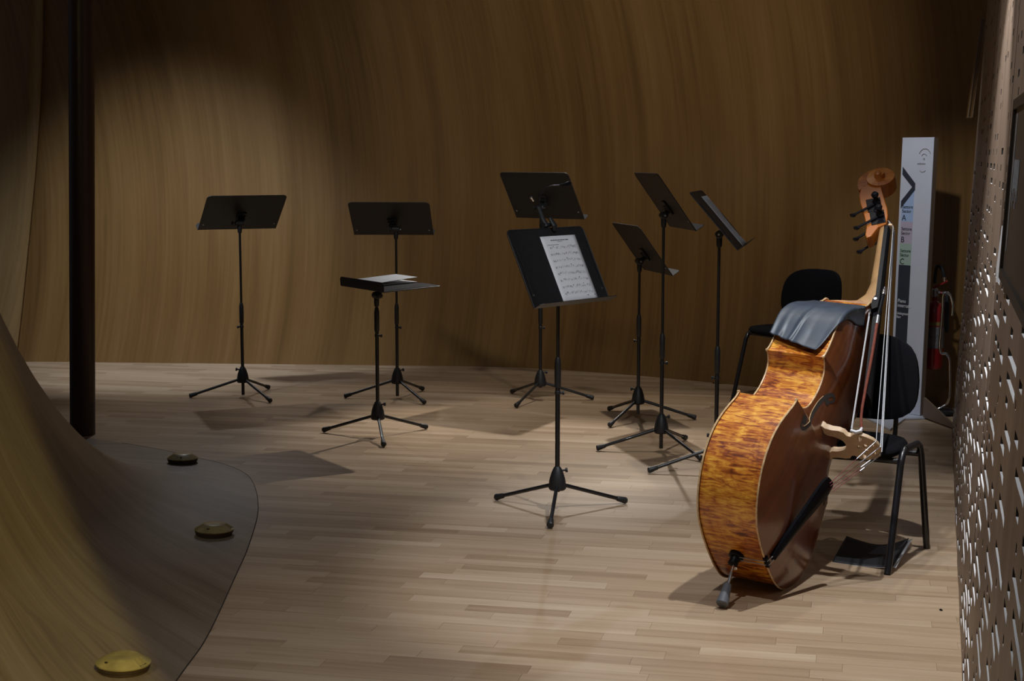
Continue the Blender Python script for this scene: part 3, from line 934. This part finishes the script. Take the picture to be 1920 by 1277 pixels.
holes = [circ(-.043, .128, .014, .008), circ(.043, .128, .014, .008), circ(-.011, .140, .008, .009), circ(.011, .140, .008, .009), circ(0, .118, .008, .009),
         [(-.030, .168), (-.012, .172), (-.012, .166), (-.030, .162)], [(.012, .172), (.030, .168), (.030, .162), (.012, .166)]]
bridge = curve_mesh([br_outer()] + holes, .014, 'bridge', M_bridge, lambda v: B(v.x, BY + v.z * (1.5 - v.y * 4.5), zf(.07, BY) - .009 + v.y), bass)
# strings: nut -> bridge -> tailpiece
zt0 = zf(.07, BY) - .009
for k in range(4):
    xb = (-.036, -.012, .013, .037)[k]; zt = zt0 + (.177, .188, .188, .178)[k]; xn = (-.014, -.005, .005, .014)[k]
    a = B(xn, 1.495, .143); b_ = B(xb, BY, zt + .002); e_ = B((-.022, -.008, .008, .022)[k], .316, .299)
    st = MB().tube([B(xn * .8, 1.573, .067), a, b_], .0016 + .0003 * k, 6).build('string', M_steel, bass)
    MB().tube([b_, b_.lerp(e_, .42)], .0017, 6).build('after_length', M_steel, st)
    MB().tube([b_.lerp(e_, .42), e_], .0012, 6).build('silk_winding', M_silk, st)
# tailpiece
mb = MB(); N = 14
for i in range(N + 1):
    f_ = i / N; y = lerp(.018, .335, f_); hw = interp(f_, [0, .1, .5, .88, .97, 1], [.013, .017, .024, .037, .036, .028]); z = lerp(.222, .300, f_) 
    for k in range(7):
        a = -1 + 2 * k / 6; mb.v.append(B(hw * a, y, z - .009 * a * a))
    mb.v.append(B(hw * .9, y, z - .020)); mb.v.append(B(-hw * .9, y, z - .020))
for i in range(N):
    for k in range(9): mb.face((i * 9 + k, i * 9 + (k + 1) % 9, (i + 1) * 9 + (k + 1) % 9, (i + 1) * 9 + k))
mb.face(range(9)); mb.face([N * 9 + k for k in range(9)])
fixn(mb.build('tailpiece', M_ebony, bass, smooth=40))
for sx in (-1, 1):
    pts = [B(sx * .008, .022, .214), B(sx * .010, -.004, .204), B(sx * .009, -.007, .19), B(sx * .007, -.010, .10)]
    MB().tube(pts, .0018, 6).build('tail_wire', M_steel, bass)
MB().box(B(0, .0, DT + .004), (.05, .014, .014), R0).build('saddle', M_ebony, bass, bevel=.002)
# endpin
Mp = Matrix.Translation(B(0, 0, DT / 2)) @ R0.to_4x4() @ Matrix.Rotation(PI / 2, 4, 'X')
Mq = Matrix.Translation(B(0, 0, DT / 2)) @ (Vector((.640, 4.575, .014)) - B(0, 0, DT / 2)).to_track_quat('Z', 'Y').to_matrix().to_4x4()
pin = MB().lathe([(.024, -.004), (.024, .006), (.017, .010), (.014, .024), (.016, .026), (.016, .034), (.008, .036)], Mp, 20).build('endpin_collar', M_ebony, bass)
MB().tube([B(.016, -.028, DT / 2), B(.032, -.028, DT / 2)], [.003, .006], 8).build('thumb_screw', M_chrome, pin)
MB().lathe([(.0045, .03), (.0045, .13)], Mq, 12).build('endpin_rod', M_chrome, bass)
MB().lathe([(.009, .105), (.0125, .108), (.0145, .130), (.0185, .168), (.0195, .176), (.016, .180)], Mq, 20).build('rubber_foot', M_greyrub, bass)

# ================================================================== leather cloth over the shoulder
# outline samples of the left (-x) side, y from .70 to 1.10
left = [(-x, y) for x, y in half if y > .674]
ly = cr([(x, y, 0) for x, y in left], 2)
La = [0]
for a, b in zip(ly, ly[1:]): La.append(La[-1] + (b - a).length)
def at_s(s):
    s = max(0, min(La[-1] - 1e-4, s))
    for i in range(len(La) - 1):
        if s <= La[i + 1]: break
    t = (s - La[i]) / (La[i + 1] - La[i]); p = ly[i].lerp(ly[i + 1], t); d = (ly[i + 1] - ly[i]).normalized()
    nn = Vector((-d.y, d.x, 0)); nn = nn if nn.x < 0 or nn.y > 0 else -nn
    return p, nn
def cloth(u, v):
    # u: 0 low edge -> 1 top shoulder ; v: 0 back edge -> 1 front edge (may fold over the belly)
    s0 = lerp(.058, .0, v) ; s = lerp(s0, La[-1] - .12, u)
    p, nn = at_s(s)
    vm = interp(u, [0, .25, .5, .75, 1], [.166, .19, .222, .258, .27])
    z = lerp(zb(p.y) - .012, vm, v)
    wr = .0035 * math.sin(v * 13 + u * 3) * (1 - u) ** 2 + .006 * math.exp(-((v - .42 - .05 * u) / .035) ** 2) * (1 - u) + .004 * math.sin(v * 30 + 2) * (1 - u) ** 3 * (v < .5)
    off = .010 + max(0, wr) + .010 * (1 - u) ** 3
    if z < DT + .006:
        return B(p.x + nn.x * off, p.y + nn.y * off, z)
    over = z - DT - .006
    # fold over the binding on to the belly
    a = min(over / .014, 1.) * PI / 2
    inn = max(0, over - .012)
    q2 = p + nn * (off * math.cos(a)) - nn * inn
    return B(q2.x, q2.y, max(DT + .010, zf(q2.x, min(q2.y, 1.07)) + .004) if inn > 0 else DT + .006 + .008 * math.sin(a))
o = MB().grid(cloth, 44, 44).build('leather_cloth', M_leather, None, root=cloth(.5, .5), solid=.0022, smooth=60)
tag(o, 'grey leather cloth draped over the shoulder of the double bass', 'cloth')

# ================================================================== bow
bow = thing('double_bass_bow', B(-.075, .50, .345), 'double bass bow hanging between the strings and the fingerboard', 'bow')
stick = cr([B(-.070, .509, .350), B(-.066, .570, .328), B(-.060, .676, .306), B(-.050, .848, .274), B(-.041, .995, .243)], 5)
MB().tube(stick, [.0042 + .0012 * k / len(stick) for k in range(len(stick))], 10).build('stick', M_bowstick, bow)
MB().tube([B(-.0415, .990, .244), B(-.0395, 1.030, .236)], .0066, 12).build('silver_lapping', M_steel, bow)
MB().tube([B(-.0395, 1.030, .236), B(-.036, 1.085, .228), B(-.0335, 1.135, .220)], .0072, 12).build('grip', M_ebony, bow)
MB().tube([B(-.0335, 1.135, .220), B(-.033, 1.142, .219), B(-.0329, 1.143, .219), B(-.0328, 1.155, .217)], [.0065, .0065, .0078, .0078], 12).build('button', M_chrome, bow)
MB().tube([B(-.0326, 1.157, .217), B(-.0322, 1.171, .215)], [.0065, .0055], 12).build('button_eye', M_chrome, bow)
mb = MB(); fp = [(1.060, .227), (1.120, .218), (1.115, .200), (1.095, .197), (1.067, .199), (1.047, .209)]
mb.prism(fp, lambda p: B(-.051, p[0], p[1]), lambda p: B(-.036, p[0], p[1])); frog = fixn(mb.build('frog', M_ebony, bow, bevel=.002, smooth=30))
Mf = Matrix.Translation(B(-.052, 1.097, .207)) @ R0.to_4x4() @ Matrix.Rotation(-PI / 2, 4, 'Y')
MB().lathe([(.006, 0), (.006, .001)], Mf, 14).build('pearl_eye', M_lilac, frog)
MB().tube([B(-.040, 1.030, .206), B(-.040, 1.051, .199)], [.0065, .008], 12).build('ferrule', M_chrome, frog)
hairs = MB()
for k in range(7):
    f_ = (k - 3) / 3
    hairs.tube([B(-.040 + .006 * f_, 1.035, .203 + .001 * abs(f_)), B(-.075 + .006 * f_, .500, .320)], .0011, 5)
hairs.build('hair', M_hair, bow)['kind'] = 'stuff'
mb = MB(); mb.tube([B(-.070, .516, .348), B(-.070, .503, .348), B(-.072, .494, .336), B(-.075, .496, .318)], [.0045, .0062, .0058, .0050], 10, squash=1.1)
mb.build('tip', M_hair, bow)

# ================================================================== chairs
def chair(x, y, rot, label, toe=0., seat_z=.436):
    t = thing('stacking_chair', (x, y, 0), label, 'chair', 'black stacking chairs')
    c_, s_ = math.cos(rot), math.sin(rot)
    dz = seat_z - .436
    def W(a, b, z):
        return Vector((x + a * c_ - b * s_, y + a * s_ + b * c_, z))
    Rz = Matrix.Rotation(rot, 3, 'Z')
    for sx in (-1, 1):
        top = .398
        LX = lambda b: sx * (.242 + b * toe)
        f_ = [W(LX(b), b, z) for b, z in ((-.205, 0), (-.195, .02), (-.105, top - .045), (-.088, top - .014), (-.062, top))]
        r_ = [W(LX(b), b, z) for b, z in ((.062, top), (.088, top - .014), (.105, top - .045), (.195, .02), (.205, 0))]
        MB().tube(f_, .0118, 14).build('front_leg', M_pole, t)
        MB().tube(r_, .0118, 14).build('rear_leg', M_pole, t)
        MB().tube([f_[-1], r_[0]], .0118, 14).build('side_rail', M_pole, t)
    for yy in (-.085, .085):
        MB().tube([W(-.242 - yy * toe, yy, .388 + dz * .9), W(.242 + yy * toe, yy, .388 + dz * .9)], .0105, 12).build('cross_rail', M_pole, t)
    # seat: rounded pad on a shell
    def pad(R1, R2, z0, z1, n=40, e=3.2, crown=.006):
        mb = MB(); rings = [(1.0 - .06, z0), (1.0, z0 + (z1 - z0) * .35), (1.0, z0 + (z1 - z0) * .6), (.97, z1 - .004), (.88, z1), (.5, z1 + crown * .6), (.05, z1 + crown)]
        for r_, z in rings:
            for k in range(n):
                a = 2 * PI * k / n; ca_, sa_ = math.cos(a), math.sin(a)
                rr = (abs(ca_) ** e + abs(sa_) ** e) ** (-1 / e)
                yy = R2 * r_ * rr * sa_
                mb.v.append((R1 * r_ * rr * ca_ * (1 - .10 * max(0, yy / R2)), yy + .010, z + .010 * max(0, yy / R2) * 0 - .012 * max(0, -yy / R2 - .75)))
        for i in range(len(rings) - 1):
            for k in range(n): mb.face((i * n + k, i * n + (k + 1) % n, (i + 1) * n + (k + 1) % n, (i + 1) * n + k))
        mb.face([k for k in range(n)][::-1]); mb.face([(len(rings) - 1) * n + k for k in range(n)])
        return mb
    mb = pad(.220, .192, .402 + dz, .436 + dz); mb.v = [W(*v) for v in mb.v]; mb.build('seat', M_fabric, t, smooth=60)
    mb = pad(.200, .176, .394 + dz, .406 + dz, crown=0); mb.v = [W(*v) for v in mb.v]; mb.build('seat_shell', M_black, t, smooth=40)
    # backrest: curved padded panel
    n = 44; e = 3.4
    def bk(a, r_, side):
        ca_, sa_ = math.cos(a), math.sin(a); rr = (abs(ca_) ** e + abs(sa_) ** e) ** (-1 / e)
        X = .222 * r_ * rr * ca_; Z = .150 * r_ * rr * sa_
        X *= 1 - .07 * max(0, Z / .15)
        Y = .215 - .35 * X * X / .25 * .9 + .10 * Z
        edge = (1 - r_ ** 6)
        return W(X, Y + side * (.010 + .010 * edge), .598 + Z)
    mb = MB(); rr_ = [1.0, .97, .9, .7, .4, .02]
    seq = [(r_, -1) for r_ in reversed(rr_)] + [(r_, 1) for r_ in rr_]
    for r_, sd in seq:
        for k in range(n): mb.v.append(bk(2 * PI * k / n, r_, sd))
    for i in range(len(seq) - 1):
        for k in range(n): mb.face((i * n + k, i * n + (k + 1) % n, (i + 1) * n + (k + 1) % n, (i + 1) * n + k))
    mb.face(range(n)); mb.face([(len(seq) - 1) * n + k for k in range(n)])
    fixn(mb.build('backrest', M_fabric, t, smooth=60))
    for sx in (-1, 1):
        MB().tube([W(sx * .128, .09, .392 + dz), W(sx * .128, .175, .392 + dz), W(sx * .128, .210, .405 + dz), W(sx * .128, .222, .44), W(sx * .128, .224, .56)], .0085, 10, squash=1.1).build('back_bar', M_pole, t)
    return t


chair(1.140, 5.258, math.radians(-29), 'nearer black upholstered stacking chair, behind the strings of the double bass', .07, .404)
chair(1.535, 8.46, math.radians(-56), 'far black upholstered stacking chair by the curved back wall, left of the bass neck')

# ================================================================== black card with white pages beneath the near chair
def card(s, v, grow=0., dz=0.):
    A0 = Vector((1.090, 5.125, 0)); A1 = Vector((1.190, 5.365, 0)); B1 = Vector((1.375, 5.225, 0)); B0 = Vector((1.268, 5.010, 0))
    s2 = s * (1 + grow); v2 = v * (1 + grow * .5)
    p = (A0.lerp(B0, s2)).lerp(A1.lerp(B1, s2), v2)
    z = .003 + .022 * (1 - s) ** 2 * v + .050 * max(0, s - .35) ** 1.8 / .46 * (.25 + .75 * v) + .006 * v
    return p + Vector((0, 0, z + dz))
o = MB().grid(lambda s, v: card(s, v), 20, 12).build('black_card_folder', M_card, None, root=card(.5, .5), solid=.0016)
tag(o, 'bent black card folder lying on the floor against the near chair leg', 'folder')
o = MB().grid(lambda s, v: card(s, v, .05, -.0022), 20, 12).build('white_pages', M_paper, None, root=card(.5, .5, 0, -.002), solid=.0008)
tag(o, 'white pages curling out from under the black card folder', 'paper')
o = MB().tube([(1.300, 4.563, .002), (1.303, 4.560, .004), (1.309, 4.558, .002)], [.001, .0035, .0015], 6).build('floor_crumb', M_card, None)
tag(o, 'tiny dark crumb on the floor near the perforated screen', 'crumb')

# ================================================================== sign totem
BR = Vector((2.155, 8.05, 0)); ya = math.radians(57)
rdir = Vector((math.cos(ya), -math.sin(ya), 0)); nrm = Vector((-math.sin(ya), -math.cos(ya), 0))   # rdir: left end -> right end
SW, SHT, TH = .215, 1.472, .034
lean = Vector((.020, 0, 1))
def SG_(a, z, d=0.): return BR + rdir * (a - SW) + lean * z + nrm * d
sign = thing('sign_totem', (BR.x, BR.y, 0), 'tall white wayfinding totem with sector letters near the extinguisher', 'sign')
mb = MB(); mb.prism([(0, .012), (SW, .012), (SW, SHT), (0, SHT)], lambda p: SG_(p[0], p[1]), lambda p: SG_(p[0], p[1], -.004)); fixn(mb.build('face_panel', M_white, sign, smooth=0))
mb = MB(); mb.prism([(.002, .012), (SW - .001, .012), (SW - .001, SHT - .002), (.002, SHT - .002)], lambda p: SG_(p[0], p[1], -.0042), lambda p: SG_(p[0], p[1], -TH)); fixn(mb.build('wooden_core', M_screen, sign, smooth=0))
def patch(a0, a1, z0, z1, mat, name):
    mb = MB(); mb.prism([(a0, z0), (a1, z0), (a1, z1), (a0, z1)], lambda p: SG_(p[0], p[1], .0012), lambda p: SG_(p[0], p[1])); return fixn(mb.build(name, mat, sign, smooth=0))
x0, x1 = .018, .100
patch(x0, x1, 1.030, 1.150, M_tblue, 'blue_field'); patch(x0, x1, .914, 1.030, M_tpink, 'pink_field'); patch(x0, x1, .800, .914, M_tgreen, 'green_field'); patch(x0, x1, .20, .800, M_tdark, 'dark_field')
mb = MB(); mb.prism([(x0, 1.150), (x1, 1.150), (x1, 1.215), (.088, 1.200)], lambda p: SG_(p[0], p[1], .0011), lambda p: SG_(p[0], p[1])); fixn(mb.build('blue_field', M_tblue, sign, smooth=0))
mb = MB(); mb.prism([(.012, 1.318), (.104, 1.232), (.104, 1.196), (.012, 1.098), (.012, 1.138), (.084, 1.213), (.012, 1.278)], lambda p: SG_(p[0], p[1], .002), lambda p: SG_(p[0], p[1])); fixn(mb.build('chevron', M_tdark, sign, smooth=0))
def text(body, a, z, size, mat, sx=1., al_='LEFT', name='lettering'):
    cu = bpy.data.curves.new('t', 'FONT'); cu.body = body; cu.size = size; cu.extrude = .0004; cu.align_x = al_; cu.space_line = .95
    tmp = bpy.data.objects.new('tmp', cu); C.objects.link(tmp)
    me = bpy.data.meshes.new_from_object(tmp.evaluated_get(bpy.context.evaluated_depsgraph_get())); bpy.data.objects.remove(tmp)
    for v in me.vertices: v.co = SG_(a + v.co.x * sx, z + v.co.y, .0022 + v.co.z) - sign.location
    me.materials.clear(); me.materials.append(mat); me.name = name
    o = bpy.data.objects.new(name, me); C.objects.link(o); o.parent = sign; return o
for z, L in ((1.10, 'A'), (.984, 'B'), (.868, 'C')):
    text('Settore\nSector', .024, z, .024, M_tdark); text(L, .024, z - .064, .044, M_tdark)
text('Piano\ninterrato', .024, .600, .026, M_paper); text('Underground\nfloor', .022, .535, .020, M_paper, .75)
# embossed logo
def arcs(cx, cz, r0, a0, a1, wd_):
    pts = []
    for k in range(13): a = math.radians(lerp(a0, a1, k / 12)); pts.append(SG_(cx + r0 * math.cos(a) * 1.0, cz + r0 * math.sin(a), .001))
    return pts
for cx, cz, r0, a0, a1, rr in ((.160, 1.373, .040, 20, 160, .0022), (.156, 1.366, .020, 30, 150, .002), (.156, 1.360, .004, 0, 330, .002), (.150, 1.318, .026, 225, 315, .0022)):
    MB().tube(arcs(cx, cz, r0, a0, a1, 0), rr, 6).build('embossed_arc', M_inkl, sign)
text('auditorium', .112, 1.332, .014, M_inkl, .9)
# base fins
mb = MB(); a_ = SG_(SW, 0, -.02)
mb.prism([(0, 0), (1, 0), (0, 1)], lambda p: Vector((2.165, 8.02, 0)).lerp(Vector((2.10, 7.60, 0)), 0) + Vector((.075, -.40, 0)) * p[0] + Vector((0, 0, .105)) * p[1] + Vector((0, 0, .010)),
         lambda p: Vector((2.170, 8.02, 0)) + Vector((.075, -.40, 0)) * p[0] + Vector((0, 0, .105)) * p[1] + Vector((.006, 0, .010))); fixn(mb.build('base_fin', M_screen, sign, smooth=0))
mb = MB(); mb.prism([(1.905, 7.66), (2.06, 7.98), (2.22, 8.02), (2.24, 7.62), (2.30, 8.30), (2.02, 8.30), (1.86, 8.05)], lambda p: Vector((p[0], p[1], .002)), lambda p: Vector((p[0], p[1], .010)))
fixn(mb.build('base_plate', M_white, sign, smooth=0))

# ================================================================== fire extinguisher and its chrome stand
EX, EY = 2.262, 8.22
ext = thing('fire_extinguisher', (EX, EY, .24), 'red fire extinguisher hanging on a chrome stand behind the sign totem', 'fire extinguisher')
Mx = Matrix.Translation((EX, EY, .235))
MB().lathe([(.02, 0), (.045, .006), (.055, .03), (.055, .30), (.050, .335), (.033, .360), (.018, .372), (.016, .39)], Mx, 24).build('cylinder', M_red, ext)
MB().lathe([(.0556, .12), (.0556, .235)], Mx, 24).build('instruction_label', plain('label_grey', (.16, .15, .15), .6, var=.3, scale=60), ext)
MB().lathe([(.0558, .242), (.0558, .262)], Mx, 24).build('yellow_band', plain('label_ochre', (.22, .16, .05), .6), ext)
MB().lathe([(.014, .39), (.018, .395), (.018, .43), (.01, .44)], Mx, 14).build('valve', M_steel, ext)
MB().tube([(EX - .01, EY, .675), (EX + .03, EY - .03, .700), (EX + .055, EY - .04, .715)], .006, 8).build('lever', M_red, ext)
MB().tube([(EX - .01, EY, .655), (EX + .03, EY - .03, .650), (EX + .055, EY - .04, .630)], .006, 8).build('handle', M_red, ext)
MB().tube(cr([(EX - .005, EY, .70), (EX + .0, EY - .01, .78), (EX + .018, EY - .02, .79), (EX + .034, EY - .03, .755), (EX + .038, EY - .03, .735)], 5), .009, 10).build('hose', M_rub, ext)
MB().tube([(EX + .038, EY - .03, .735), (EX + .040, EY - .03, .712)], .010, 10).build('hose_fitting', M_chrome, ext)
MB().tube(cr([(EX + .055, EY - .05, .66), (EX + .050, EY - .05, .60), (EX + .052, EY - .05, .50), (EX + .056, EY - .05, .44)], 4), [.004, .011, .012, .013, .014, .014, .015, .015, .014, .013, .012, .010, .006], 10).build('horn', M_rub, ext)
sp_ = [(1785, 592), (1786, 570), (1781, 553), (1773, 549), (1768, 556), (1767, 580), (1764, 620), (1762, 648), (1765, 662), (1774, 664), (1780, 674), (1781, 700), (1781, 735), (1776, 755), (1765, 764), (1758, 767)]
def px2w(x, y, Y):
    cp, spt = math.cos(PITCH), math.sin(PITCH)
    v = Vector(((x - 960) / FPX, cp - spt * (y - 638.5) / FPX, -spt - cp * (y - 638.5) / FPX)); k = Y / v.y
    return Vector((0, 0, CAMH)) + v * k
estd = thing('extinguisher_stand', px2w(1770, 770, 8.18), 'bent chrome tube stand holding the red fire extinguisher', 'stand')
MB().tube(cr([px2w(x, y, 8.10 + .002 * i) for i, (x, y) in enumerate(sp_)], 4), .0075, 12).build('tube_frame', M_chrome, estd)
foot = [px2w(1758, 767, 8.13), px2w(1740, 769, 8.12), px2w(1722, 771, 8.12)]; MB().tube(foot, .0075, 12).build('foot_tube', M_chrome, estd)
for x, y in ((1761, 548), (1769, 549)): MB().tube([px2w(x, y, 8.09), px2w(x, y, 8.12)], .007, 10).build('hook_bolt', M_chrome, estd)
MB().lathe([(.06, .0), (.06, .014), (.05, .02)], Matrix.Translation((2.31, 8.14, .0105)), 24).build('round_foot', M_black, estd)

# ================================================================== framed panel on the screen, near the lens
def WP(s_y, z, off): 
    p = Vector((WX(s_y, z), s_y, z)); return p - wn * off
PY0, PY1, PZ0, PZ1 = 1.9, 3.16, 1.125, 1.485
pf = thing('framed_notice', WP((PY0 + PY1) / 2, PZ0, .02), 'dark framed notice fixed on the perforated screen at the right edge', 'sign')
def pbox(y0, y1, z0, z1, o0, o1, mat, name, parent):
    mb = MB(); mb.prism([(y0, z0), (y1, z0), (y1, z1), (y0, z1)], lambda p: WP(p[0], p[1], o0), lambda p: WP(p[0], p[1], o1)); return fixn(mb.build(name, mat, parent, smooth=0))
pbox(PY0, PY1, PZ0, PZ1, .010, .022, M_glass, 'glazing', pf)
pbox(PY1 - .03, PY1, PZ0, PZ1, .010, .028, M_frame, 'frame_bar', pf); pbox(PY0, PY1, PZ0, PZ0 + .02, .010, .028, M_frame, 'frame_bar', pf); pbox(PY0, PY1, PZ1 - .02, PZ1, .010, .028, M_frame, 'frame_bar', pf)
rq = random.Random(8)
for k in range(9):
    yy = PY1 - .16 - k * .022
    pbox(yy - .010, yy, PZ0 + .19 - rq.uniform(0, .04), PZ0 + .24, .0222, .0232, M_inkl, 'print_and_reflection', pf)
pbox(PY1 - .12, PY1 - .105, PZ0 + .06, PZ1 - .03, .0222, .0232, M_inkl, 'print_and_reflection', pf)  # tall strip: reflection on the glazing, painted as a pale bar
mb = MB(); mb.prism([(3.34, 1.10), (3.46, 1.09), (3.50, 1.12), (3.40, 1.22)], lambda p: WP(p[0], p[1], .016), lambda p: WP(p[0], p[1], .020))
tag(fixn(mb.build('paper_notice', M_paper, None, smooth=0, root=WP(3.42, 1.10, .018))), 'small white paper corner sticking out beside the framed notice', 'paper')
